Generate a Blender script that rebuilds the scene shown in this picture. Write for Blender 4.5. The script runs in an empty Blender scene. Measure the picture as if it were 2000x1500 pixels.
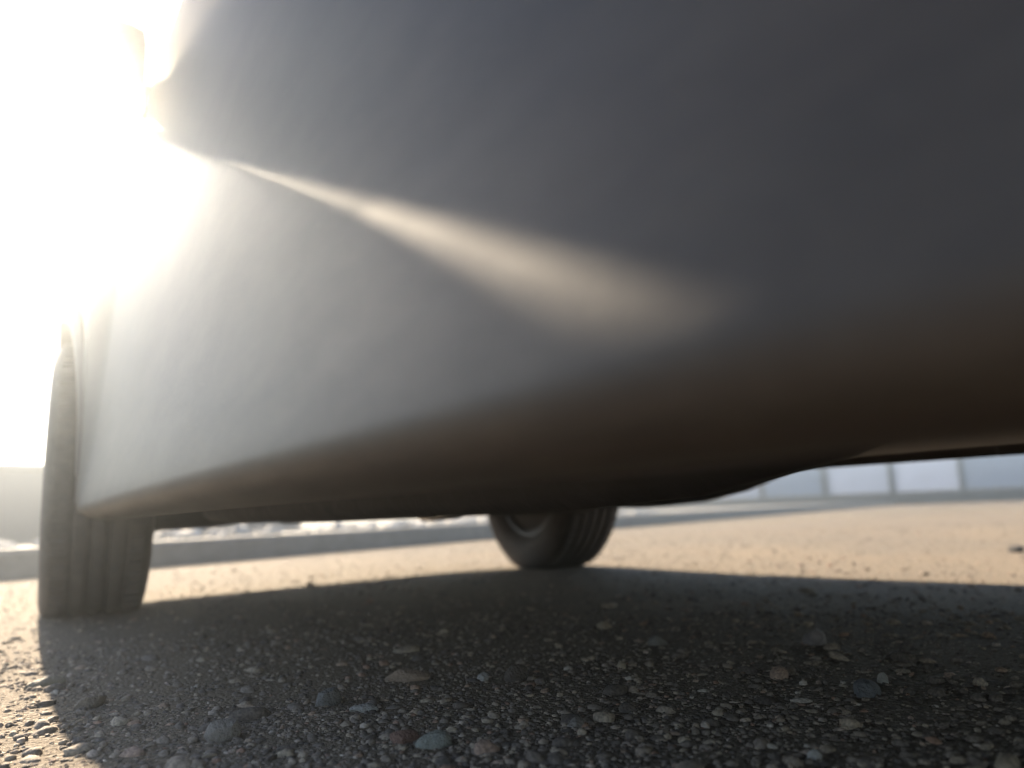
import bpy, bmesh, math, random
import numpy as np
from mathutils import Vector, Matrix

random.seed(7)
rng = np.random.default_rng(11)
S = bpy.context.scene
COL = S.collection
R = math.radians

# ------------------------------------------------------------------ camera
CAM = dict(x=-1.119, y=-2.105, h=0.200, yaw=39.07, pitch=9.58, roll=2.16)
def make_camera():
    yaw, pit, rol = R(CAM['yaw']), R(CAM['pitch']), R(CAM['roll'])
    F = Vector((math.sin(yaw)*math.cos(pit), math.cos(yaw)*math.cos(pit), math.sin(pit)))
    Rt = Vector((math.cos(yaw), -math.sin(yaw), 0)); U = Rt.cross(F)
    c, s = math.cos(rol), math.sin(rol)
    R2 = c*Rt - s*U; U2 = s*Rt + c*U
    cd = bpy.data.cameras.new('camera'); co = bpy.data.objects.new('camera', cd)
    COL.objects.link(co)
    m = Matrix((R2, U2, -F)).transposed().to_4x4()
    m.translation = (CAM['x'], CAM['y'], CAM['h'])
    co.matrix_world = m
    cd.sensor_width = 36.0
    cd.lens = 1480/2000*36.0
    cd.clip_start = 0.01; cd.clip_end = 2000
    cd.dof.use_dof = True
    cd.dof.focus_distance = 0.78
    cd.dof.aperture_fstop = 26.64/9.5
    S.camera = co
make_camera()

# ------------------------------------------------------------------ light
SUN_AZ, SUN_EL = 5.6, 26.3
world = bpy.data.worlds.new('World'); S.world = world
world.use_nodes = True
wn = world.node_tree.nodes; wl = world.node_tree.links
sky = wn.new('ShaderNodeTexSky'); sky.sky_type = 'NISHITA'
sky.sun_disc = False
sky.sun_elevation = R(SUN_EL); sky.sun_rotation = R(SUN_AZ)
sky.air_density = 1.0; sky.dust_density = 0.1; sky.ozone_density = 1.0
wn['Background'].inputs['Strength'].default_value = 0.058
tint = wn.new('ShaderNodeMix'); tint.data_type = 'RGBA'; tint.blend_type = 'MULTIPLY'
tint.inputs['Factor'].default_value = 1.0; tint.inputs['B'].default_value = (1.14, 0.97, 0.86, 1)   # the photograph's white balance
wl.new(sky.outputs[0], tint.inputs['A']); wl.new(tint.outputs['Result'], wn['Background'].inputs['Color'])

sd = bpy.data.lights.new('sun', 'SUN'); so = bpy.data.objects.new('sun', sd); COL.objects.link(so)
sd.energy = 4.2; sd.angle = R(0.5); sd.color = (1.0, 0.82, 0.60)
sdir = Vector((math.sin(R(SUN_AZ))*math.cos(R(SUN_EL)), math.cos(R(SUN_AZ))*math.cos(R(SUN_EL)), math.sin(R(SUN_EL))))
so.rotation_euler = sdir.to_track_quat('Z', 'Y').to_euler()
so.location = (0, 10, 8)

S.view_settings.view_transform = 'Standard'
S.view_settings.look = 'None'
S.view_settings.exposure = 2.85
S.view_settings.gamma = 1.0
S.view_settings.use_curve_mapping = False
S.render.engine = 'CYCLES'
S.cycles.use_denoising = True
S.cycles.volume_bounces = 0
S.cycles.max_bounces = 8
S.cycles.sample_clamp_indirect = 6.0

# ------------------------------------------------------------------ helpers
def tag(o, label=None, cat=None, group=None, kind=None):
    if label: o['label'] = label
    if cat: o['category'] = cat
    if group: o['group'] = group
    if kind: o['kind'] = kind
    return o

def link(name, me, mat=None, parent=None, smooth=True):
    if mat is not None:
        me.materials.clear(); me.materials.append(mat)
    if smooth:
        me.polygons.foreach_set('use_smooth', [True]*len(me.polygons))
        me.set_sharp_from_angle(angle=R(38))
    o = bpy.data.objects.new(name, me); COL.objects.link(o)
    if parent is not None: o.parent = parent
    return o

def mesh_from(verts, faces, name='m'):
    me = bpy.data.meshes.new(name)
    me.from_pydata([tuple(v) for v in verts], [], [tuple(f) for f in faces])
    me.update(); return me

def empty(name, loc=(0, 0, 0)):
    o = bpy.data.objects.new(name, None); o.location = loc; COL.objects.link(o)
    o.empty_display_size = 0.1
    return o

def bm_mesh(bm, name='m'):
    bmesh.ops.recalc_face_normals(bm, faces=bm.faces)
    me = bpy.data.meshes.new(name); bm.to_mesh(me); bm.free(); return me

def bevel_box(bm, c, s, b=0.0, rot=None):
    r = bmesh.ops.create_cube(bm, size=1.0)
    vs = r['verts']
    bmesh.ops.scale(bm, vec=s, verts=vs)
    if b > 0:
        es = list({e for v in vs for e in v.link_edges})
        bv = bmesh.ops.bevel(bm, geom=es, offset=b, segments=2, affect='EDGES', profile=0.6)
        vs = list({v for f in bv['faces'] for v in f.verts} | {v for v in vs if v.is_valid})
    if rot is not None: bmesh.ops.rotate(bm, cent=(0, 0, 0), matrix=rot, verts=vs)
    bmesh.ops.translate(bm, vec=c, verts=vs)

def tube(path, rad, seg=14, cap=True):
    path = [Vector(p) for p in path]; V = []; Fc = []
    rads = rad if isinstance(rad, (list, tuple)) else [rad]*len(path)
    for i, p in enumerate(path):
        t = (path[min(i+1, len(path)-1)] - path[max(i-1, 0)]).normalized()
        a = t.cross(Vector((0, 0, 1)))
        if a.length < 1e-3: a = t.cross(Vector((1, 0, 0)))
        a.normalize(); b = a.cross(t)
        for k in range(seg):
            an = 2*math.pi*k/seg
            V.append(p + rads[i]*(math.cos(an)*a + math.sin(an)*b))
    for i in range(len(path)-1):
        for k in range(seg):
            k2 = (k+1) % seg
            Fc.append((i*seg+k, i*seg+k2, (i+1)*seg+k2, (i+1)*seg+k))
    if cap:
        Fc.append(tuple(range(seg))[::-1]); n = (len(path)-1)*seg
        Fc.append(tuple(range(n, n+seg)))
    return mesh_from(V, Fc)

def lathe_x(profile, seg=64, closed=True):
    """profile: (radius, x) pairs, turned round the X axis"""
    V = []; Fc = []; n = len(profile)
    for k in range(seg):
        a = 2*math.pi*k/seg
        for r, x in profile: V.append((x, r*math.cos(a), r*math.sin(a)))
    m = n if closed else n-1
    for k in range(seg):
        k2 = (k+1) % seg
        for i in range(m):
            j = (i+1) % n
            Fc.append((k*n+i, k*n+j, k2*n+j, k2*n+i))
    return V, Fc

# ------------------------------------------------------------------ materials
def mat(name, base=(0.5, 0.5, 0.5), rough=0.5, metal=0.0, spec=0.5, coat=0.0, coat_rough=0.05,
        var=0.0, scale=20.0, bump=0.0, bump_scale=80.0, rvar=0.0, detail=6.0, dirt=None, dirt_scale=3.0, dirt_amt=0.5):
    m = bpy.data.materials.new(name); m.use_nodes = True
    nt = m.node_tree; N = nt.nodes; L = nt.links
    b = N['Principled BSDF']
    b.inputs['Roughness'].default_value = rough; b.inputs['Metallic'].default_value = metal
    b.inputs['Specular IOR Level'].default_value = spec
    b.inputs['Coat Weight'].default_value = coat; b.inputs['Coat Roughness'].default_value = coat_rough
    b.inputs['Base Color'].default_value = (*base, 1)
    tc = N.new('ShaderNodeTexCoord')
    src = None
    if var > 0:
        nz = N.new('ShaderNodeTexNoise'); nz.inputs['Scale'].default_value = scale; nz.inputs['Detail'].default_value = detail
        L.new(tc.outputs['Object'], nz.inputs['Vector'])
        cr = N.new('ShaderNodeValToRGB')
        cr.color_ramp.elements[0].position = 0.3; cr.color_ramp.elements[1].position = 0.7
        cr.color_ramp.elements[0].color = (*[c*(1-var) for c in base], 1)
        cr.color_ramp.elements[1].color = (*[min(1, c*(1+var)) for c in base], 1)
        L.new(nz.outputs['Fac'], cr.inputs['Fac']); src = cr.outputs['Color']
    if dirt is not None:
        nz = N.new('ShaderNodeTexNoise'); nz.inputs['Scale'].default_value = dirt_scale; nz.inputs['Detail'].default_value = 8
        nz.inputs['Roughness'].default_value = 0.65
        L.new(tc.outputs['Object'], nz.inputs['Vector'])
        mr = N.new('ShaderNodeMapRange'); mr.inputs['From Min'].default_value = 0.42; mr.inputs['From Max'].default_value = 0.75
        mr.inputs['To Max'].default_value = dirt_amt
        L.new(nz.outputs['Fac'], mr.inputs['Value'])
        mx = N.new('ShaderNodeMix'); mx.data_type = 'RGBA'
        L.new(mr.outputs[0], mx.inputs['Factor'])
        if src is not None: L.new(src, mx.inputs['A'])
        else: mx.inputs['A'].default_value = (*base, 1)
        mx.inputs['B'].default_value = (*dirt, 1)
        src = mx.outputs['Result']
    if src is not None: L.new(src, b.inputs['Base Color'])
    if rvar > 0:
        nz = N.new('ShaderNodeTexNoise'); nz.inputs['Scale'].default_value = scale*0.6; nz.inputs['Detail'].default_value = 7
        L.new(tc.outputs['Object'], nz.inputs['Vector'])
        mr = N.new('ShaderNodeMapRange'); mr.inputs['From Min'].default_value = 0.3; mr.inputs['From Max'].default_value = 0.7
        mr.inputs['To Min'].default_value = max(0.02, rough-rvar); mr.inputs['To Max'].default_value = min(1, rough+rvar)
        L.new(nz.outputs['Fac'], mr.inputs['Value']); L.new(mr.outputs[0], b.inputs['Roughness'])
    if bump > 0:
        nz = N.new('ShaderNodeTexNoise'); nz.inputs['Scale'].default_value = bump_scale; nz.inputs['Detail'].default_value = 8
        L.new(tc.outputs['Object'], nz.inputs['Vector'])
        bp = N.new('ShaderNodeBump'); bp.inputs['Strength'].default_value = bump; bp.inputs['Distance'].default_value = 0.01
        L.new(nz.outputs['Fac'], bp.inputs['Height']); L.new(bp.outputs[0], b.inputs['Normal'])
    return m

def stone_material(name, cols, rough=0.6, spec=0.4):
    """one colour per loose stone, taken at random from a natural range"""
    m = bpy.data.materials.new(name); m.use_nodes = True
    nt = m.node_tree; N = nt.nodes; L = nt.links; b = N['Principled BSDF']
    g = N.new('ShaderNodeNewGeometry')
    cr = N.new('ShaderNodeValToRGB'); cr.color_ramp.interpolation = 'LINEAR'
    el = cr.color_ramp.elements
    while len(el) < len(cols): el.new(0.5)
    for i, (p, c) in enumerate(cols): el[i].position = p; el[i].color = (*c, 1)
    L.new(g.outputs['Random Per Island'], cr.inputs['Fac'])
    tc = N.new('ShaderNodeTexCoord')
    nz = N.new('ShaderNodeTexNoise'); nz.inputs['Scale'].default_value = 320; nz.inputs['Detail'].default_value = 5
    L.new(tc.outputs['Object'], nz.inputs['Vector'])
    mr = N.new('ShaderNodeMapRange'); mr.inputs['From Min'].default_value = 0.3; mr.inputs['From Max'].default_value = 0.7
    mr.inputs['To Min'].default_value = 0.55; mr.inputs['To Max'].default_value = 1.35
    L.new(nz.outputs['Fac'], mr.inputs['Value'])
    mx = N.new('ShaderNodeMix'); mx.data_type = 'RGBA'; mx.blend_type = 'MULTIPLY'; mx.inputs['Factor'].default_value = 1
    L.new(cr.outputs['Color'], mx.inputs['A']); L.new(mr.outputs[0], mx.inputs['B'])
    L.new(mx.outputs['Result'], b.inputs['Base Color'])
    b.inputs['Roughness'].default_value = rough; b.inputs['Specular IOR Level'].default_value = spec
    bp = N.new('ShaderNodeBump'); bp.inputs['Strength'].default_value = 0.5; bp.inputs['Distance'].default_value = 0.002
    L.new(nz.outputs['Fac'], bp.inputs['Height']); L.new(bp.outputs[0], b.inputs['Normal'])
    return m

M = {}
M['asphalt'] = mat('asphalt', (0.135, 0.113, 0.090), 0.92, spec=0.12, var=0.4, scale=140, bump=0.9, bump_scale=170, rvar=0.08,
                   dirt=(0.20, 0.157, 0.108), dirt_scale=0.9, dirt_amt=0.7)
M['gravel'] = stone_material('gravel', [(0.0, (0.085, 0.073, 0.066)), (0.4, (0.155, 0.132, 0.115)), (0.72, (0.24, 0.20, 0.162)),
                                        (0.88, (0.29, 0.245, 0.19)), (0.93, (0.24, 0.15, 0.11)), (1.0, (0.38, 0.35, 0.31))], rough=0.85, spec=0.2)
M['kerb'] = mat('kerb_concrete', (0.13, 0.127, 0.125), 0.85, var=0.2, scale=12, bump=0.5, bump_scale=60)
M['verge'] = mat('verge_rubble', (0.33, 0.32, 0.31), 0.9, var=0.35, scale=7, bump=0.8, bump_scale=25)
M['soil'] = mat('soil', (0.085, 0.078, 0.07), 0.9, var=0.3, scale=5, bump=0.6, bump_scale=20)
M['wall'] = mat('grey_render', (0.11, 0.11, 0.12), 0.85, var=0.1, scale=3, bump=0.3, bump_scale=40, dirt=(0.12, 0.115, 0.11), dirt_scale=1.0)
M['panel'] = mat('white_sheet', (0.33, 0.37, 0.46), 0.75, spec=0.2, var=0.06, scale=2.0, dirt=(0.27, 0.31, 0.40), dirt_scale=0.8, dirt_amt=0.5)
M['post'] = mat('dark_post', (0.06, 0.055, 0.05), 0.6, var=0.2, scale=8)
M['paint'] = mat('car_paint', (0.034, 0.028, 0.0245), 0.52, spec=0.19,
                 dirt=(0.048, 0.044, 0.041), dirt_scale=2.6, dirt_amt=0.45)
M['cladding'] = mat('black_cladding', (0.030, 0.025, 0.022), 0.52, spec=0.19, bump=0.05, bump_scale=400, dirt=(0.062, 0.056, 0.05), dirt_scale=4, dirt_amt=0.5)
def add_dust(m, col, zlo, zhi, amt):
    """dried road dust and splash specks, thicker low on the body"""
    nt = m.node_tree; N = nt.nodes; L = nt.links; b = N['Principled BSDF']
    src = b.inputs['Base Color'].links[0].from_socket
    tc = N.new('ShaderNodeTexCoord')
    sep = N.new('ShaderNodeSeparateXYZ'); L.new(tc.outputs['Object'], sep.inputs[0])
    mz = N.new('ShaderNodeMapRange'); mz.inputs['From Min'].default_value = zlo; mz.inputs['From Max'].default_value = zhi
    mz.inputs['To Min'].default_value = 1.0; mz.inputs['To Max'].default_value = 0.15
    L.new(sep.outputs['Z'], mz.inputs['Value'])
    mp = N.new('ShaderNodeMapping'); mp.inputs['Scale'].default_value = (1, 0.45, 1.4); L.new(tc.outputs['Object'], mp.inputs['Vector'])
    n1 = N.new('ShaderNodeTexNoise'); n1.inputs['Scale'].default_value = 16; n1.inputs['Detail'].default_value = 9; n1.inputs['Roughness'].default_value = 0.7
    n2 = N.new('ShaderNodeTexVoronoi'); n2.inputs['Scale'].default_value = 130; n2.inputs['Randomness'].default_value = 1.0
    L.new(mp.outputs[0], n1.inputs['Vector']); L.new(mp.outputs[0], n2.inputs['Vector'])
    r1 = N.new('ShaderNodeMapRange'); r1.inputs['From Min'].default_value = 0.40; r1.inputs['From Max'].default_value = 0.72; L.new(n1.outputs['Fac'], r1.inputs['Value'])
    r2 = N.new('ShaderNodeMapRange'); r2.inputs['From Min'].default_value = 0.12; r2.inputs['From Max'].default_value = 0.30
    r2.inputs['To Min'].default_value = 1.0; r2.inputs['To Max'].default_value = 0.0; L.new(n2.outputs['Distance'], r2.inputs['Value'])
    mxm = N.new('ShaderNodeMath'); mxm.operation = 'MAXIMUM'; L.new(r1.outputs[0], mxm.inputs[0])
    hf = N.new('ShaderNodeMath'); hf.operation = 'MULTIPLY'; hf.inputs[1].default_value = 0.6; L.new(r2.outputs[0], hf.inputs[0]); L.new(hf.outputs[0], mxm.inputs[1])
    mul = N.new('ShaderNodeMath'); mul.operation = 'MULTIPLY'; L.new(mxm.outputs[0], mul.inputs[0]); L.new(mz.outputs[0], mul.inputs[1])
    am = N.new('ShaderNodeMath'); am.operation = 'MULTIPLY'; am.inputs[1].default_value = amt; L.new(mul.outputs[0], am.inputs[0])
    mx = N.new('ShaderNodeMix'); mx.data_type = 'RGBA'; L.new(am.outputs[0], mx.inputs['Factor']); L.new(src, mx.inputs['A']); mx.inputs['B'].default_value = (*col, 1)
    L.new(mx.outputs['Result'], b.inputs['Base Color'])
add_dust(M['paint'], (0.13, 0.108, 0.085), 0.2, 0.9, 0.28)
add_dust(M['cladding'], (0.13, 0.108, 0.085), 0.15, 0.6, 0.32)
M['rubber'] = mat('tyre_rubber', (0.044, 0.042, 0.042), 0.75, var=0.25, scale=40, bump=0.2, bump_scale=200,
                  dirt=(0.10, 0.092, 0.082), dirt_scale=7, dirt_amt=0.6)
M['under'] = mat('underseal', (0.025, 0.024, 0.024), 0.7, var=0.3, scale=10, bump=0.5, bump_scale=30)
M['steel'] = mat('exhaust_steel', (0.42, 0.39, 0.36), 0.34, metal=0.9, var=0.3, scale=14, rvar=0.12)
M['rim_dark'] = mat('dark_wheel', (0.05, 0.05, 0.052), 0.45, metal=0.3, dirt=(0.09, 0.08, 0.07), dirt_scale=9, dirt_amt=0.5)
M['alloy'] = mat('alloy', (0.55, 0.56, 0.57), 0.3, metal=0.9, var=0.08, scale=20)
M['glass'] = mat('tinted_glass', (0.012, 0.014, 0.016), 0.03, spec=0.6)
M['red_lens'] = mat('red_lens', (0.28, 0.012, 0.012), 0.1, coat=1.0)
M['clear_lens'] = mat('clear_lens', (0.5, 0.5, 0.52), 0.08, coat=1.0)

# ------------------------------------------------------------------ ground
def line_y(x): return 1.76 + 0.288*(x+0.76)          # line of the kerb
KD = Vector((1, 0.288, 0)).normalized(); KN = Vector((-KD.y, KD.x, 0)); K0 = Vector((0, line_y(0), 0))

bm = bmesh.new()
bmesh.ops.create_grid(bm, x_segments=40, y_segments=40, size=70)
tag(link('ground', bm_mesh(bm), M['asphalt']), 'worn grey brown asphalt of the parking area', 'ground', kind='structure')

def noise2(x, y, s, seed=0):
    v = np.zeros_like(x)
    r = np.random.default_rng(seed)
    for k in range(6):
        a, p = r.uniform(0, 6.283, 2); f = s*(1.0+0.6*k)
        v += np.sin((x*np.cos(a)+y*np.sin(a))*f+p)/(1+0.5*k)
    return v/3

# ---- gravel: thousands of chips bedded in the asphalt, one object
def ico(sub):
    b = bmesh.new(); bmesh.ops.create_icosphere(b, subdivisions=sub, radius=1.0)
    v = np.array([p.co[:] for p in b.verts]); b.verts.index_update()
    f = np.array([[q.index for q in t.verts] for t in b.faces]); b.free(); return v, f

def stones_np(pos, size, sub, flat=(0.35, 0.8), emb=0.25, lumpy=0.28, seed=1):
    r = np.random.default_rng(seed)
    V, Fc = ico(sub); n = len(pos); nv = len(V)
    NV = 12
    vars_ = []
    for k in range(NV):
        d = np.ones(nv)
        for _ in range(5):
            ax = r.normal(size=3); ax /= np.linalg.norm(ax)
            d = np.minimum(d, (0.55+0.4*r.random())/np.maximum(V@ax, 1e-3))   # flat broken facets
        d = np.clip(d, 0.4, 1.0)*(1+lumpy*0.5*r.normal(size=nv)*0.5)
        vars_.append(V*d[:, None])
    vars_ = np.array(vars_)
    P = vars_[r.integers(0, NV, n)].copy()
    P *= np.stack([size*r.uniform(0.75, 1.5, n), size*r.uniform(0.65, 1.1, n), size*r.uniform(*flat, n)], 1)[:, None, :]
    t = r.normal(0, 0.28, n); c, s_ = np.cos(t)[:, None], np.sin(t)[:, None]
    y, z = P[:, :, 1].copy(), P[:, :, 2].copy(); P[:, :, 1] = c*y - s_*z; P[:, :, 2] = s_*y + c*z
    a = r.uniform(0, 6.283, n); c, s_ = np.cos(a)[:, None], np.sin(a)[:, None]
    x, y = P[:, :, 0].copy(), P[:, :, 1].copy(); P[:, :, 0] = c*x - s_*y; P[:, :, 1] = s_*x + c*y
    P[:, :, 0] += pos[:, 0:1]; P[:, :, 1] += pos[:, 1:2]
    P[:, :, 2] += (size*emb)[:, None]*r.uniform(-0.9, 1.0, n)[:, None] - (0.06*size)[:, None]
    Fa = (Fc[None]+(np.arange(n)*nv)[:, None, None]).reshape(-1, 3)
    return P.reshape(-1, 3), Fa

def big_mesh(V, Fa, name):
    me = bpy.data.meshes.new(name)
    me.vertices.add(len(V)); me.vertices.foreach_set('co', V.astype(np.float32).ravel())
    me.loops.add(len(Fa)*3); me.loops.foreach_set('vertex_index', Fa.astype(np.int32).ravel())
    me.polygons.add(len(Fa)); me.polygons.foreach_set('loop_start', np.arange(0, len(Fa)*3, 3, dtype=np.int32))
    me.update(); me.validate(); return me

C0 = np.array([CAM['x'], CAM['y']])
def polar(n, r0, r1, a0, a1, power=1.0):
    u = rng.random(n); rr = r0*(r1/r0)**(u**power)
    aa = np.radians(rng.uniform(a0, a1, n))
    return np.stack([C0[0]+rr*np.sin(aa), C0[1]+rr*np.cos(aa)], 1), rr
parts = []
def bed(n, r0, r1, a0, a1, med, sig, lo, hi, seed, emb=0.25, flat=(0.35, 0.8), grow=0.0, sub=1):
    pos, rr = polar(n, r0, r1, a0, a1)
    k = pos[:, 1] < line_y(pos[:, 0])-0.03
    if r0 < 1:                                   # patchy: chips lie in loose drifts
        k &= (noise2(pos[:, 0], pos[:, 1], 9.0, seed) + rng.uniform(-0.9, 0.9, n)) > -0.55
    pos, rr = pos[k], rr[k]
    size = np.clip(rng.lognormal(math.log(med), sig, len(pos))*(1+grow*rr), lo, hi)
    parts.append(stones_np(pos, size, sub, flat=flat, emb=emb, seed=seed))
bed(42000, 0.36, 1.5, -10, 90, 0.0019, 0.45, 0.0009, 0.005, 2)
bed(8500, 0.36, 1.6, -10, 90, 0.0042, 0.40, 0.0025, 0.010, 3)
bed(420, 0.45, 1.9, -10, 88, 0.0085, 0.35, 0.005, 0.016, 6, emb=0.1, flat=(0.45, 0.8), sub=2)
bed(19000, 1.3, 6.5, -14, 84, 0.0028, 0.4, 0.0016, 0.009, 4, grow=0.10)
bed(120, 1.5, 5.0, -12, 84, 0.009, 0.35, 0.006, 0.018, 9, emb=0.0, flat=(0.5, 0.8))
bed(9000, 0.3, 3.0, 88, 350, 0.0034, 0.4, 0.002, 0.008, 5)
off = 0; Vs = []; Fs = []
for v, f in parts: Vs.append(v); Fs.append(f+off); off += len(v)
gm = big_mesh(np.concatenate(Vs), np.concatenate(Fs), 'gravel')
tag(link('gravel', gm, M['gravel'], smooth=False), 'fine dark gravel and chips bedded in the asphalt', 'gravel', kind='stuff')

# ---- the larger loose stones one can pick out, each a thing of its own
def loose_stone(x, y, w, h, col, label, lon=0.8, turn=0.0, facets=7, seed=0, sink=0.36):
    r = np.random.default_rng(100+seed)
    V, Fc = ico(3)
    d = np.ones(len(V))
    for _ in range(facets):
        ax = r.normal(size=3); ax /= np.linalg.norm(ax)
        d = np.minimum(d, r.uniform(0.6, 0.92)/np.maximum(V@ax, 1e-3))
    d *= 1+0.05*np.sin(V@r.normal(size=3)*5+r.uniform(0, 6))+0.02*r.normal(size=len(V))
    P = V*d[:, None]*np.array([w/2, w/2*lon, h/2])*1.12
    t = R(turn); c, s_ = math.cos(t), math.sin(t)
    P = np.stack([c*P[:, 0]-s_*P[:, 1], s_*P[:, 0]+c*P[:, 1], P[:, 2]], 1)
    m = mat('stone', col, 0.75, spec=0.3, var=0.28, scale=110, bump=0.5, bump_scale=260, dirt=tuple(0.5*c_ for c_ in col), dirt_scale=60, dirt_amt=0.6)
    o = link('loose_stone', big_mesh(P, Fc, 'loose_stone'), m)
    o.location = (x, y, h*(0.5-sink))
    tag(o, label, 'stone', 'loose stones lying on the asphalt')
STONES = [
 (-0.612, -1.247, 0.056, 0.022, (0.36, 0.25, 0.17), 'wedge shaped tan stone, longest of the stones in the shade', 0.45, -35),
 (-0.734, -1.289, 0.030, 0.027, (0.17, 0.165, 0.16), 'upright grey angular stone left of the tan wedge stone', 0.8, 20),
 (-0.732, -1.503, 0.032, 0.017, (0.25, 0.27, 0.235), 'flat pale greenish stone beside the reddish one', 0.7, -30),
 (-0.747, -1.474, 0.026, 0.015, (0.21, 0.105, 0.07), 'reddish brown stone touching the flat greenish stone', 0.65, -30),
 (-0.860, -1.335, 0.033, 0.029, (0.25, 0.22, 0.185), 'rough pale lumpy stone nearest the sunlit patch', 0.8, 10),
 (-0.088, -1.493, 0.034, 0.030, (0.27, 0.235, 0.24), 'rounded mauve grey stone, largest at the right', 0.9, 0),
 (-0.231, -1.328, 0.028, 0.020, (0.24, 0.225, 0.205), 'small pale stone behind the rounded mauve one', 0.7, -20),
 (-0.546, -1.323, 0.0145, 0.013, (0.45, 0.43, 0.40), 'tiny white stone right of the tan wedge stone', 0.9, 0),
 (-0.719, -1.346, 0.030, 0.012, (0.36, 0.35, 0.33), 'crumbly whitish flat stone in front of the tan wedge stone', 0.6, -25),
 (-0.948, -0.909, 0.050, 0.017, (0.40, 0.34, 0.25), 'long cream stone lying in the sunlit patch', 0.35, 20),
 (-0.929, -1.091, 0.036, 0.019, (0.22, 0.17, 0.12), 'brown chunky stone at the edge of the sunlit patch', 0.5, 25),
 (-0.322, -1.684, 0.032, 0.022, (0.15, 0.165, 0.19), 'blue grey stone at the right near the camera', 0.8, 0),
 (-0.262, -1.674, 0.016, 0.017, (0.40, 0.38, 0.34), 'pale upright sliver of stone beside the blue grey one', 0.4, 60),
 (-0.609, -1.552, 0.018, 0.013, (0.23, 0.21, 0.19), 'small dull grey stone in the middle foreground', 0.8, 15),
 (-0.542, -1.753, 0.013, 0.010, (0.48, 0.46, 0.43), 'small bright white stone closest to the camera', 0.8, 0),
 (-0.517, -1.352, 0.032, 0.025, (0.12, 0.095, 0.08), 'dark brown stone right of the tiny white stone', 0.9, 35),
 (1.899, -1.105, 0.050, 0.042, (0.07, 0.065, 0.06), 'dark stone alone on the sunlit asphalt at the far right', 0.9, 0),
]
for k, (x, y, w, h, col, lab, lon, turn) in enumerate(STONES): loose_stone(x, y, w, h, tuple(0.48*c+0.22*sum(col)/3 for c in col), lab, lon, turn, seed=k)

# ------------------------------------------------------------------ kerb, verge, wall, fence
def strip(name, prof, s0, s1, m, n=40, wob=0.0, seed=3):
    """a profile (distance behind the kerb line, z) swept along the kerb line"""
    V = []; Fc = []; k = len(prof); r = random.Random(seed)
    for i in range(n+1):
        s = s0+(s1-s0)*i/n
        for d, z in prof:
            p = K0+KD*s+KN*(d+r.uniform(-wob, wob)); V.append((p.x, p.y, z+(r.uniform(-wob, wob) if z > 0.02 else 0)))
    for i in range(n):
        for j in range(k-1):
            Fc.append((i*k+j, (i+1)*k+j, (i+1)*k+j+1, i*k+j+1))
    return link(name, mesh_from(V, Fc), m, smooth=False)
tag(strip('kerb', [(0, -0.02), (0.0, 0.105), (0.012, 0.122), (0.13, 0.126), (0.13, -0.02)], -14, 34, M['kerb'], n=160, wob=0.002),
    'low concrete kerb along the far edge of the asphalt', 'kerb', kind='structure')
tag(strip('verge', [(0.13, 0.10), (0.5, 0.115), (1.4, 0.12), (30, 0.10)], -22, 34, M['soil'], n=120, wob=0.0),
    'dull soil verge behind the kerb', 'verge', kind='structure')

# pale rubble heaped on the verge
def rubble(n, s0, s1):
    rr_ = np.random.default_rng(21)
    s = rr_.uniform(s0, s1, n); d = rr_.uniform(0.45, 1.1, n)
    p = np.stack([K0.x+KD.x*s+KN.x*d, K0.y+KD.y*s+KN.y*d], 1)
    v, f = stones_np(p, rr_.uniform(0.012, 0.05, n)*(0.5+0.8*np.abs(np.sin(s*2.3))), 2, flat=(0.6, 0.9), seed=8)
    v[:, 2] += 0.125
    return big_mesh(v, f, 'rubble')
tag(link('rubble', rubble(420, -3.5, 7), M['verge'], smooth=False), 'pale lumpy rubble strewn along the verge behind the kerb', 'rubble', kind='stuff')

# grey boundary wall beyond the kerb at the left
wt = empty('boundary_wall', K0+KD*(-2.0)+KN*2.2)
tag(wt, 'plain grey boundary wall behind the kerb beside the rear tyre', 'wall')
wa = math.atan2(KD.y, KD.x)
bm = bmesh.new(); bevel_box(bm, (0, 0, 0.30), (9.0, 0.2, 0.60), 0.01)
w1 = link('wall_face', bm_mesh(bm), M['wall'], wt, smooth=False)
bm = bmesh.new(); bevel_box(bm, (0, 0, 0.6245), (9.04, 0.26, 0.045), 0.01)
w2 = link('coping', bm_mesh(bm), M['kerb'], wt, smooth=False)
wt.rotation_euler = (0, 0, wa)

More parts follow.
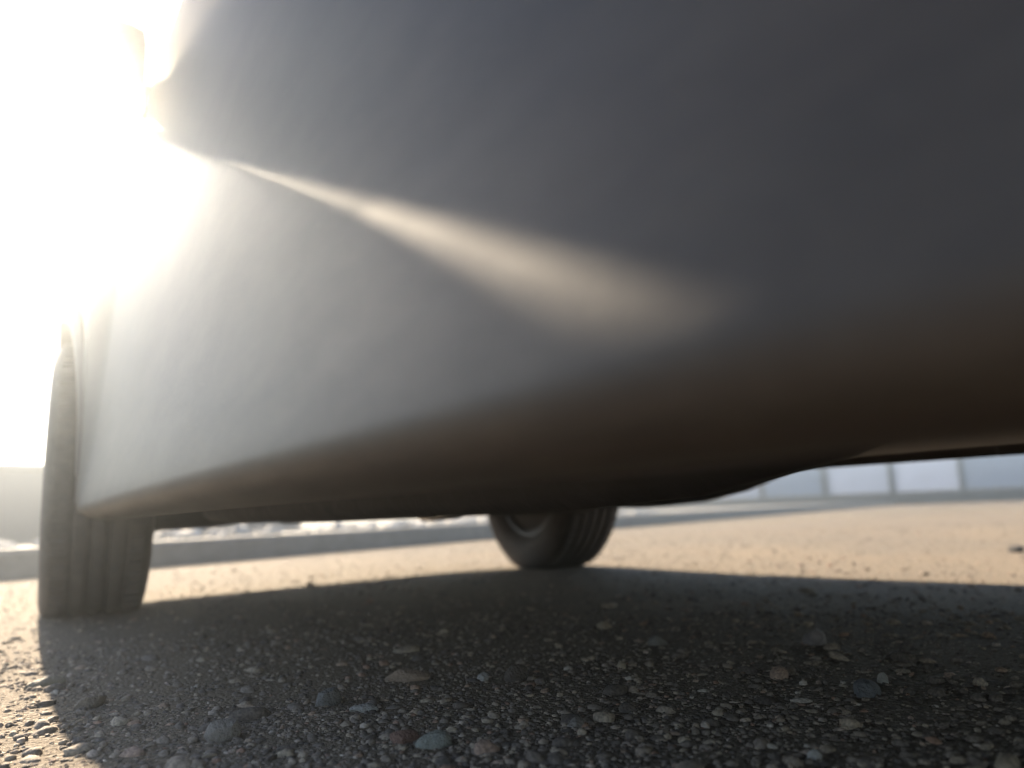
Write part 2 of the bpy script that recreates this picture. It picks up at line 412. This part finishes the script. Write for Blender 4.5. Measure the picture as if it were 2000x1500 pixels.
# pale panel fence with dark posts far off at the right
FC = Vector((CAM['x'], CAM['y'], 0))
faz = R(61); FD = 24.0
fn = Vector((math.sin(faz), math.cos(faz), 0)); ft = Vector((math.cos(faz), -math.sin(faz), 0))
f0 = FC+fn*FD
fence = empty('panel_fence', f0); fence.rotation_euler = (0, 0, math.atan2(ft.y, ft.x))
tag(fence, 'long white panel fence with dark posts beyond the asphalt', 'fence')
PW = 1.74
pm = None; qm = None; sm_ = None
for i in range(-10, 9):
    x0 = i*PW
    if pm is None:
        bm = bmesh.new()
        n = 40; Vv = []
        for k in range(n+1):
            u = -PW/2+0.06+(PW-0.12)*k/n
            dy = 0.008*math.sin(k*math.pi*0.9)
            Vv.append((bm.verts.new((u, dy, 0.36)), bm.verts.new((u, dy, 1.62))))
        for k in range(n): bm.faces.new((Vv[k][0], Vv[k+1][0], Vv[k+1][1], Vv[k][1]))
        bmesh.ops.solidify(bm, geom=bm.faces[:], thickness=0.012)
        pm = bm_mesh(bm); pm.materials.append(M['panel'])
        bm = bmesh.new(); bevel_box(bm, (0, 0, 0.83), (0.13, 0.13, 1.70), 0.01); qm = bm_mesh(bm); qm.materials.append(M['post'])
        bm = bmesh.new(); bevel_box(bm, (0, 0, 0.17), (PW-0.13, 0.14, 0.37), 0.015); sm_ = bm_mesh(bm); sm_.materials.append(M['soil'])
    for nm, me, xx in (('panel', pm, x0+PW/2), ('post', qm, x0), ('plinth', sm_, x0+PW/2)):
        o = bpy.data.objects.new(nm, me); COL.objects.link(o); o.parent = fence; o.location = (xx, 0, 0)

# ------------------------------------------------------------------ the car
# +X is the car's right in the picture, its front points to +Y, front axle at y = 0, rear axle at y = -2.62
RAX = -2.62
car = empty('parked_car', (0, -1.3, 0))
tag(car, 'dark grey car parked on the asphalt, seen from the ground close to its side', 'car')
def CP(name, me, m, parent=None, smooth=True, label=None):
    o = link(name, me, m, parent or car, smooth)
    if parent is None: o.location = (0, 1.3, 0)
    if label: o['label'] = label
    return o

def interp(t, xs, ys): return float(np.interp(t, xs, ys))
ZC = 0.288                                    # top of the sill cladding
ZBELT = 1.035
FL = [(0.213, 0.815), (0.2142, 0.834), (0.218, 0.853), (0.224, 0.863), (0.231, 0.8672), (0.238, 0.8682), (0.244, 0.8678), (0.262, 0.8650), (ZC, 0.8610),
      (0.30, 0.8592), (0.33, 0.8550), (0.36, 0.8511), (0.40, 0.8470), (0.45, 0.8425), (0.52, 0.8368),
      (0.60, 0.8308), (0.75, 0.8200), (0.90, 0.8085), (0.98, 0.802), (ZBELT, 0.796)]
FW = [(0.213, 0.815), (0.230, 0.861), (0.252, 0.868), (0.40, 0.866), (0.60, 0.864), (0.80, 0.862), (0.92, 0.859), (1.004, 0.853), (1.017, 0.846), (1.026, 0.834), (ZBELT, 0.814)]   # fuller front wing, shaped to shade the door below the sun streak
Z0 = FL[0][0]
FZ = [a for a, b in FL]; FX = [b for a, b in FL]; WZ = [a for a, b in FW]; WX = [b for a, b in FW]
PY = [-3.40, -3.34, -3.15, -2.8, -2.2, -1.97, -1.31, -0.39, 0.0, 0.3, 0.5, 0.62, 0.70]
PX = [0.72, 0.80, 0.92, 0.955, 0.971, 0.9680, 0.9262, 0.846, 0.800, 0.765, 0.705, 0.63, 0.46]
def smooth_interp(t, xs, ys):                 # Catmull-Rom through the stations
    i = int(np.clip(np.searchsorted(xs, t)-1, 0, len(xs)-2))
    x0, x1 = xs[i], xs[i+1]; u = min(1, max(0, (t-x0)/(x1-x0)))
    d = lambda k: (ys[min(k+1, len(xs)-1)]-ys[max(k-1, 0)])/(xs[min(k+1, len(xs)-1)]-xs[max(k-1, 0)])
    h = x1-x0; m0, m1 = d(i)*h, d(i+1)*h
    return (2*u**3-3*u**2+1)*ys[i]+(u**3-2*u**2+u)*m0+(-2*u**3+3*u**2)*ys[i+1]+(u**3-u**2)*m1
def wplan(y): return smooth_interp(y, PY, PX)/0.868
def fx(y, zz):
    k = min(1, max(0, (y+0.56)/0.20)); k = k*k*(3-2*k)
    return interp(zz, FZ, FX)*(1-k)+interp(zz, WZ, WX)*k
def ztop(y):
    return interp(y, [-3.40, -3.34, -3.2, -2.85, -2.3, -1.6, -1.15, -0.42, -0.38, 0.1, 0.45, 0.62, 0.70],
                  [0.80, 1.02, 1.22, 1.40, 1.46, 1.48, 1.44, 1.075, 1.062, 1.02, 0.93, 0.82, 0.66])
def belt(y): return min(ZBELT, ztop(y)-0.025)
def zlow(y):
    b = interp(y, [-3.40, -3.1, -2.95, 0.36, 0.5, 0.70], [0.32, 0.24, Z0, Z0, 0.235, 0.27])
    for yc in (0.0, RAX):
        d = abs(y-yc)
        if d < 0.385: b = max(b, 0.315+math.sqrt(max(0.385**2-d*d, 0)))
    return b
def SP(side, y, v):
    """body surface point: v 0-1 flank, 1-2 window band, 2-3 roof or bonnet"""
    w = wplan(y); zb = belt(y); zt = ztop(y); h = zt-zb
    inset = 0.24*min(1, h/0.45)
    if v <= 1:
        z = Z0+(zb-Z0)*v
        zz = Z0+(ZBELT-Z0)*v
        z = max(z, zlow(y)); zz = max(zz, min(zlow(y), ZBELT))
        x = fx(y, zz)*w
    elif v <= 2:
        t = v-1
        z = zb+(h*0.93)*t
        x = (fx(y, ZBELT)*w-inset*(0.75*t+0.25*t*t))
    else:
        t = v-2
        z = zb+h*0.93+h*0.07*math.sin(t*math.pi/2)
        x = (fx(y, ZBELT)*w-inset)*math.cos(t*math.pi/2)
    return Vector((side*x, y, z))

def patch(side, y0, y1, v0, v1, ny, vs=None, nv=12, thick=0.006, off=0.0):
    bm = bmesh.new(); G = []
    vv = vs if vs is not None else [v0+(v1-v0)*j/nv for j in range(nv+1)]
    for i in range(ny+1):
        y = y0+(y1-y0)*i/ny
        row = []
        for v in vv:
            p = SP(side, y, v)
            if off: p.x -= side*off
            row.append(bm.verts.new(p))
        G.append(row)
    nv_ = len(vv)
    for i in range(ny):
        for j in range(nv_-1):
            bm.faces.new([G[i][j], G[i+1][j], G[i+1][j+1], G[i][j+1]])
    if thick:                                   # inner skin and closed edges
        G2 = [[bm.verts.new(v.co-Vector((side*thick, 0, 0))) for v in row] for row in G]
        for i in range(ny):
            for j in range(nv_-1):
                bm.faces.new([G2[i][j+1], G2[i+1][j+1], G2[i+1][j], G2[i][j]])
        for i in range(ny):
            for j in (0, nv_-1): bm.faces.new([G[i][j], G2[i][j], G2[i+1][j], G[i+1][j]])
        for j in range(nv_-1):
            for i in (0, ny): bm.faces.new([G[i][j], G[i][j+1], G2[i][j+1], G2[i][j]])
    bmesh.ops.remove_doubles(bm, verts=bm.verts[:], dist=1e-5)
    bmesh.ops.dissolve_degenerate(bm, dist=1e-5, edges=bm.edges[:])
    bmesh.ops.recalc_face_normals(bm, faces=bm.faces[:])
    me = bpy.data.meshes.new('p'); bm.to_mesh(me); bm.free()
    return me

vz = lambda z: (z-Z0)/(ZBELT-Z0)
V_CLAD = sorted(set([vz(z) for z in (Z0, 0.2136, 0.2142, 0.2165, 0.219, 0.2225, 0.226, 0.230, 0.234, 0.238, 0.242, 0.255, ZC)]))
V_DOOR = sorted(set([vz(z) for z in list(np.linspace(ZC, 0.37, 26)) + list(np.linspace(0.38, ZBELT, 36))]))
G = 0.0006
for side in (-1, 1):
    if side < 0: CP('sill', patch(side, -2.22, -0.40, 0, 1, 70, V_CLAD), M['cladding'])
    for nm, a, b in (('rear_door', -2.24, -1.42), ('front_door', -1.42, -0.40)):
        d = CP(nm, patch(side, a+G, b-G if nm == 'rear_door' else b+0.03, 0, 1, 50, V_DOOR, off=0.0 if nm == 'rear_door' else 0.0005), M['paint'])
        hp = [SP(side, a+0.06+u*0.17, vz(0.93))+Vector((side*(0.004+0.03*math.sin(math.pi*u)), 0, 0)) for u in np.linspace(0, 1, 9)]
        CP('handle', tube(hp, 0.011), M['paint'], d)
        vw = [1.05+0.90*k/10 for k in range(11)]
        CP('window', patch(side, a+0.05, b-(0.05 if nm == 'rear_door' else 0.40), 1, 2, 24, vw, thick=0.004, off=0.004), M['glass'])
    wv = sorted(set([0]+V_CLAD+V_DOOR))
    CP('front_wing', patch(side, -0.40, 0.70, 0, 1, 90, wv), M['paint'])
    CP('rear_quarter', patch(side, -3.40, -2.24-G, 0, 1, 90, wv), M['paint'])
    for a, b in ((-1.16, -0.43), (-1.47, -1.37), (-3.34, -2.19)):
        lo = 1.0
        if a == -1.16:                         # front pillar: the strip that follows the windscreen edge
            V = []; Fc = []
            for k in range(17):
                y = a+(b-a)*k/16
                p = SP(side, y, 2.0); q = SP(side, y, 1.999)
                for dz, dx in ((0.018, -0.03), (0.012, 0.004), (-0.05, 0.012), (-0.06, -0.03)):
                    V.append((p.x+side*dx, y, p.z+dz))
            for k in range(16):
                for j in range(4):
                    j2 = (j+1) % 4; Fc.append((k*4+j, (k+1)*4+j, (k+1)*4+j2, k*4+j2))
            Fc += [(0, 1, 2, 3), (67, 66, 65, 64)]
            bm = bmesh.new(); bm.from_mesh(mesh_from(V, Fc)); CP('pillar', bm_mesh(bm), M['paint'])
        else:
            CP('pillar', patch(side, a, b, 1, 2, 24, [lo+k/12 for k in range(13)]), M['paint'])
    CP('roof_edge', patch(side, -3.2, -1.15, 1.94, 2.0, 40, [1.94, 1.97, 2.0], thick=0.01), M['paint'])
    CP('window_trim', patch(side, -2.19, -0.46, 1.0, 1.05, 40, [1.0, 1.02, 1.05], thick=0.008), M['cladding'])
    CP('bonnet_edge', patch(side, -0.38, 0.70, 1, 2, 30, [1+k/4 for k in range(5)]), M['paint'])

def top_piece(name, y0, y1, m, ny=24):
    V = []; Fc = []; nx = 12
    for i in range(ny+1):
        y = y0+(y1-y0)*i/ny
        for k in range(-nx, nx+1):
            t = 1-abs(k)/nx
            p = SP(-1 if k < 0 else 1, y, min(2+t, 2.9999))
            if k == 0: p.x = 0
            V.append(p)
    w = 2*nx+1
    for i in range(ny):
        for k in range(w-1): Fc.append((i*w+k, i*w+k+1, (i+1)*w+k+1, (i+1)*w+k))
    bm = bmesh.new(); bm.from_mesh(mesh_from(V, Fc))
    bmesh.ops.remove_doubles(bm, verts=bm.verts[:], dist=1e-5)
    bmesh.ops.recalc_face_normals(bm, faces=bm.faces[:])
    if sum(f.normal.z for f in bm.faces) < 0: bmesh.ops.reverse_faces(bm, faces=bm.faces[:])
    bmesh.ops.solidify(bm, geom=bm.faces[:], thickness=0.006)
    me = bpy.data.meshes.new(name); bm.to_mesh(me); bm.free()
    return CP(name, me, m)
top_piece('bonnet', -0.375, 0.70, M['paint'], 30)
top_piece('windscreen', -1.145, -0.38, M['glass'], 20)
top_piece('roof', -2.845, -1.15, M['paint'], 30)
top_piece('rear_window', -3.195, -2.85, M['glass'], 14)
top_piece('tailgate', -3.40, -3.20, M['paint'], 8)
for nm, y in (('front_bumper', 0.70), ('rear_bumper', -3.40)):
    vs = [k/24 for k in range(25)]+[1+k/6 for k in range(1, 7)]+[2+k/10 for k in range(1, 10)]
    ring = [SP(-1, y, v) for v in vs]+[SP(1, y, v) for v in reversed(vs)]
    bm = bmesh.new(); sg = 1 if y > 0 else -1
    o_ = [bm.verts.new(p) for p in ring]
    i_ = [bm.verts.new((p.x*0.95, p.y+sg*0.03, 0.5+(p.z-0.5)*0.94)) for p in ring]
    n = len(ring)
    for k in range(n): bm.faces.new((o_[k], o_[(k+1) % n], i_[(k+1) % n], i_[k]))
    bm.faces.new(i_)
    bmesh.ops.remove_doubles(bm, verts=bm.verts[:], dist=1e-5)
    CP(nm, bm_mesh(bm), M['paint'])
    for sx in (-1, 1):
        bm = bmesh.new()
        if y > 0: bevel_box(bm, (sx*0.60, 0.60, 0.66), (0.20, 0.09, 0.10), 0.02, None)
        else: bevel_box(bm, (sx*0.60, -3.415, 0.90), (0.16, 0.06, 0.16), 0.02)
        CP('headlight' if y > 0 else 'tail_light', bm_mesh(bm), M['clear_lens'] if y > 0 else M['red_lens'])

for sx in (-1, 1):
    bm = bmesh.new(); bevel_box(bm, (sx*0.868, -0.60, 1.056), (0.13, 0.10, 0.20), 0.03)  # mirror set low on the door to block sun above the light streak
    mi = CP('door_mirror', bm_mesh(bm), M['paint'])
    CP('mirror_arm', tube([(sx*0.77, -0.60, 1.02), (sx*0.83, -0.60, 1.02)], 0.035), M['cladding'], mi)

# wheel arch trims and liners
for yc, bx_ in ((0.0, 0.0), (RAX, 0.165)):
    for sx in (-1, 1):
        V = []; Fc = []; n = 44
        prof = [(0.372, 0.70), (0.372, 0.822), (0.376, 0.836), (0.385, 0.842), (0.405, 0.842), (0.425, 0.834), (0.432, 0.78)]
        a0, a1 = (-4, 182) if yc == 0 else (-28, 190)
        for k in range(n+1):
            a = R(a0)+R(a1-a0)*k/n
            for r_, x_ in prof:
                lean = 0.006*max(0, -math.cos(a))-0.06*max(0, math.cos(a)) if yc == 0 else 0
                V.append((sx*(x_+bx_+lean), yc+math.cos(a)*r_, 0.315+math.sin(a)*r_))
        m_ = len(prof)
        for k in range(n):
            for j in range(m_-1): Fc.append((k*m_+j, (k+1)*m_+j, (k+1)*m_+j+1, k*m_+j+1))
        bm = bmesh.new(); bm.from_mesh(mesh_from(V, Fc))
        CP('wheel_arch_trim', bm_mesh(bm), M['cladding'])
        V = []; Fc = []
        for k in range(n+1):
            a = R(-10)+R(200)*k/n
            for x_ in (0.52, 0.80): V.append((sx*(x_+bx_), yc+math.cos(a)*0.378, 0.315+math.sin(a)*0.378))
        for k in range(n): Fc.append((2*k, 2*k+1, 2*k+3, 2*k+2))
        Fc.append(tuple(range(0, len(V), 2)))
        CP('wheel_arch_liner', mesh_from(V, Fc), M['under'])

# underbody
bm = bmesh.new(); bevel_box(bm, (0, -1.32, 0.335), (1.66, 1.84, 0.05), 0.012)
CP('floor_pan', bm_mesh(bm), M['under'])
bm = bmesh.new(); bevel_box(bm, (0.0, 0.02, 0.33), (0.98, 0.86, 0.05), 0.02)
CP('engine_floor', bm_mesh(bm), M['under'])
bm = bmesh.new(); bevel_box(bm, (0, -2.72, 0.40), (1.1, 1.1, 0.05), 0.02)
CP('boot_floor', bm_mesh(bm), M['under'])
for sx, ya in ((-1, -1.74), (1, -0.86)):
    CP('chassis_rail', tube([(sx*0.58, ya-0.22, 0.305), (sx*0.58, ya-0.08, 0.262), (sx*0.58, ya+0.05, 0.240), (sx*0.58, ya+0.2, 0.232), (sx*0.58, -0.6, 0.230), (sx*0.58, -0.42, 0.236), (sx*0.56, -0.30, 0.29)], 0.034, 10), M['under'])
bm = bmesh.new(); bevel_box(bm, (0.05, -0.36, 0.235), (0.86, 0.34, 0.085), 0.03)
CP('subframe', bm_mesh(bm), M['under'])
bm = bmesh.new(); bevel_box(bm, (0.0, 0.36, 0.305), (0.9, 0.42, 0.05), 0.02)
CP('undertray', bm_mesh(bm), M['cladding'])
for sx in (-1, 1):
    CP('control_arm', tube([(sx*0.40, -0.30, 0.235), (sx*0.52, -0.16, 0.215), (sx*0.63, -0.02, 0.205)], [0.03, 0.026, 0.02]), M['under'])
ex = CP('exhaust_pipe', tube([(0.24, 0.12, 0.30), (0.22, -0.02, 0.235), (0.17, -0.12, 0.212), (0.02, -0.30, 0.206), (-0.10, -0.62, 0.212), (-0.12, -0.80, 0.235), (-0.05, -0.95, 0.30), (0.2, -1.3, 0.345), (0.42, -2.2, 0.36), (0.42, -2.9, 0.36)], 0.024), M['steel'])
CP('muffler', tube([(0.42, -2.35, 0.355), (0.42, -2.36, 0.355), (0.42, -2.80, 0.355), (0.42, -2.81, 0.355)], [0.03, 0.075, 0.075, 0.03], 20), M['steel'], ex)

# wheels
def tyre_mesh():
    P = [(0.205, -0.088), (0.215, -0.100), (0.25, -0.109), (0.285, -0.108), (0.308, -0.102), (0.319, -0.094)]
    top = [(0.3225, -0.088)]
    for g in (-0.052, -0.017, 0.017, 0.052):
        top += [(0.3265, g-0.0068), (0.3165, g-0.0058), (0.3165, g+0.0058), (0.3265, g+0.0068)]
    top += [(0.3225, 0.088)]
    P = P+top+[(r, -x) for r, x in reversed(P)]
    P += [(0.20, 0.07), (0.20, -0.07)]
    V, Fc = lathe_x(P, 96)
    V2 = []
    for x, y, z in V:
        z = max(z, -0.3155) if z < -0.30 else z          # flat where it carries the car
        if z < -0.24: x *= 1+0.06*max(0, 1-abs(y)/0.17)*((-z-0.24)/0.08)
        V2.append((x, y, z))
    return mesh_from(V2, Fc)
TY = tyre_mesh()
def shoulder_blocks():
    bm = bmesh.new(); nb = 66
    for k in range(nb):
        a = 2*math.pi*k/nb
        if math.sin(a) < -0.93: continue
        for sx in (-1, 1):
            b2 = bmesh.new(); bevel_box(b2, (sx*0.0725, 0, 0.3255), (0.030, 0.021, 0.006), 0.0015)
            bmesh.ops.rotate(b2, cent=(0, 0, 0), matrix=Matrix.Rotation(a-math.pi/2, 3, 'X'), verts=b2.verts[:])
            t = bpy.data.meshes.new('t'); b2.to_mesh(t); b2.free(); bm.from_mesh(t); bpy.data.meshes.remove(t)
    return bm_mesh(bm)
SB = shoulder_blocks()
RV, RF = lathe_x([(0.205, -0.09), (0.205, 0.09), (0.193, 0.086), (0.18, 0.05), (0.175, -0.06), (0.19, -0.088)], 64); RIM = mesh_from(RV, RF)
bm = bmesh.new(); bevel_box(bm, (0.062, 0, 0.112), (0.026, 0.055, 0.155), 0.008); SPK = bm_mesh(bm)
HV, HF = lathe_x([(0.001, 0.082), (0.03, 0.08), (0.045, 0.07), (0.05, 0.03), (0.05, -0.10), (0.001, -0.10)], 32, closed=False); HUB = mesh_from(HV, HF)
DV, DF = lathe_x([(0.001, 0.01), (0.145, 0.01), (0.145, -0.012), (0.001, -0.012)], 48, closed=False); DISC = mesh_from(DV, DF)
PV, PF = lathe_x([(0.001, -0.075), (0.19, -0.075), (0.19, -0.068), (0.001, -0.068)], 48, closed=False); PLATE = mesh_from(PV, PF)
STEER = -9.0
for yc, tx, st in ((0.0, 0.735, STEER), (RAX, 0.88, 0.0)):
    for sx in (-1, 1):
        w = bpy.data.objects.new('wheel', None); COL.objects.link(w); w.parent = car
        w.location = (sx*tx, yc+1.3, 0.3165)
        w.rotation_euler = (0, 0, (math.pi if sx < 0 else 0)+R(st))
        w.empty_display_size = 0.1
        for nm, me, m_ in (('tyre', TY, M['rubber']), ('tread_blocks', SB, M['rubber']), ('rim', RIM, M['rim_dark']), ('hub', HUB, M['alloy']), ('brake_disc', DISC, M['steel']), ('backing_plate', PLATE, M['under'])):
            o = link(nm, me, m_, w, smooth=nm not in ('tread_blocks',))
            if nm == 'tread_blocks': o['kind'] = 'stuff'
        for k in range(5):
            o = link('spoke', SPK, M['alloy'], w, smooth=False); o.rotation_euler = (2*math.pi*k/5, 0, 0)

# ------------------------------------------------------------------ haze
HAZE_D = 0.027  # added volume; its forward scatter stands in for lens glare round the sun
def haze():
    bm = bmesh.new(); bmesh.ops.create_cube(bm, size=1.0)
    bmesh.ops.scale(bm, vec=(148, 148, 3.2), verts=bm.verts[:]); bmesh.ops.translate(bm, vec=(0, 0, 0.6), verts=bm.verts[:])
    m = bpy.data.materials.new('haze'); m.use_nodes = True
    nt = m.node_tree; nt.nodes.remove(nt.nodes['Principled BSDF'])
    v = nt.nodes.new('ShaderNodeVolumePrincipled')
    v.inputs['Color'].default_value = (0.84, 0.92, 1.0, 1); v.inputs['Density'].default_value = HAZE_D
    v.inputs['Anisotropy'].default_value = 0.92
    nt.links.new(v.outputs[0], nt.nodes['Material Output'].inputs['Volume'])
    o = link('haze', bm_mesh(bm), m, smooth=False)
    tag(o, 'thin haze added to scatter a glare round the sun', 'haze', kind='stuff')
haze()
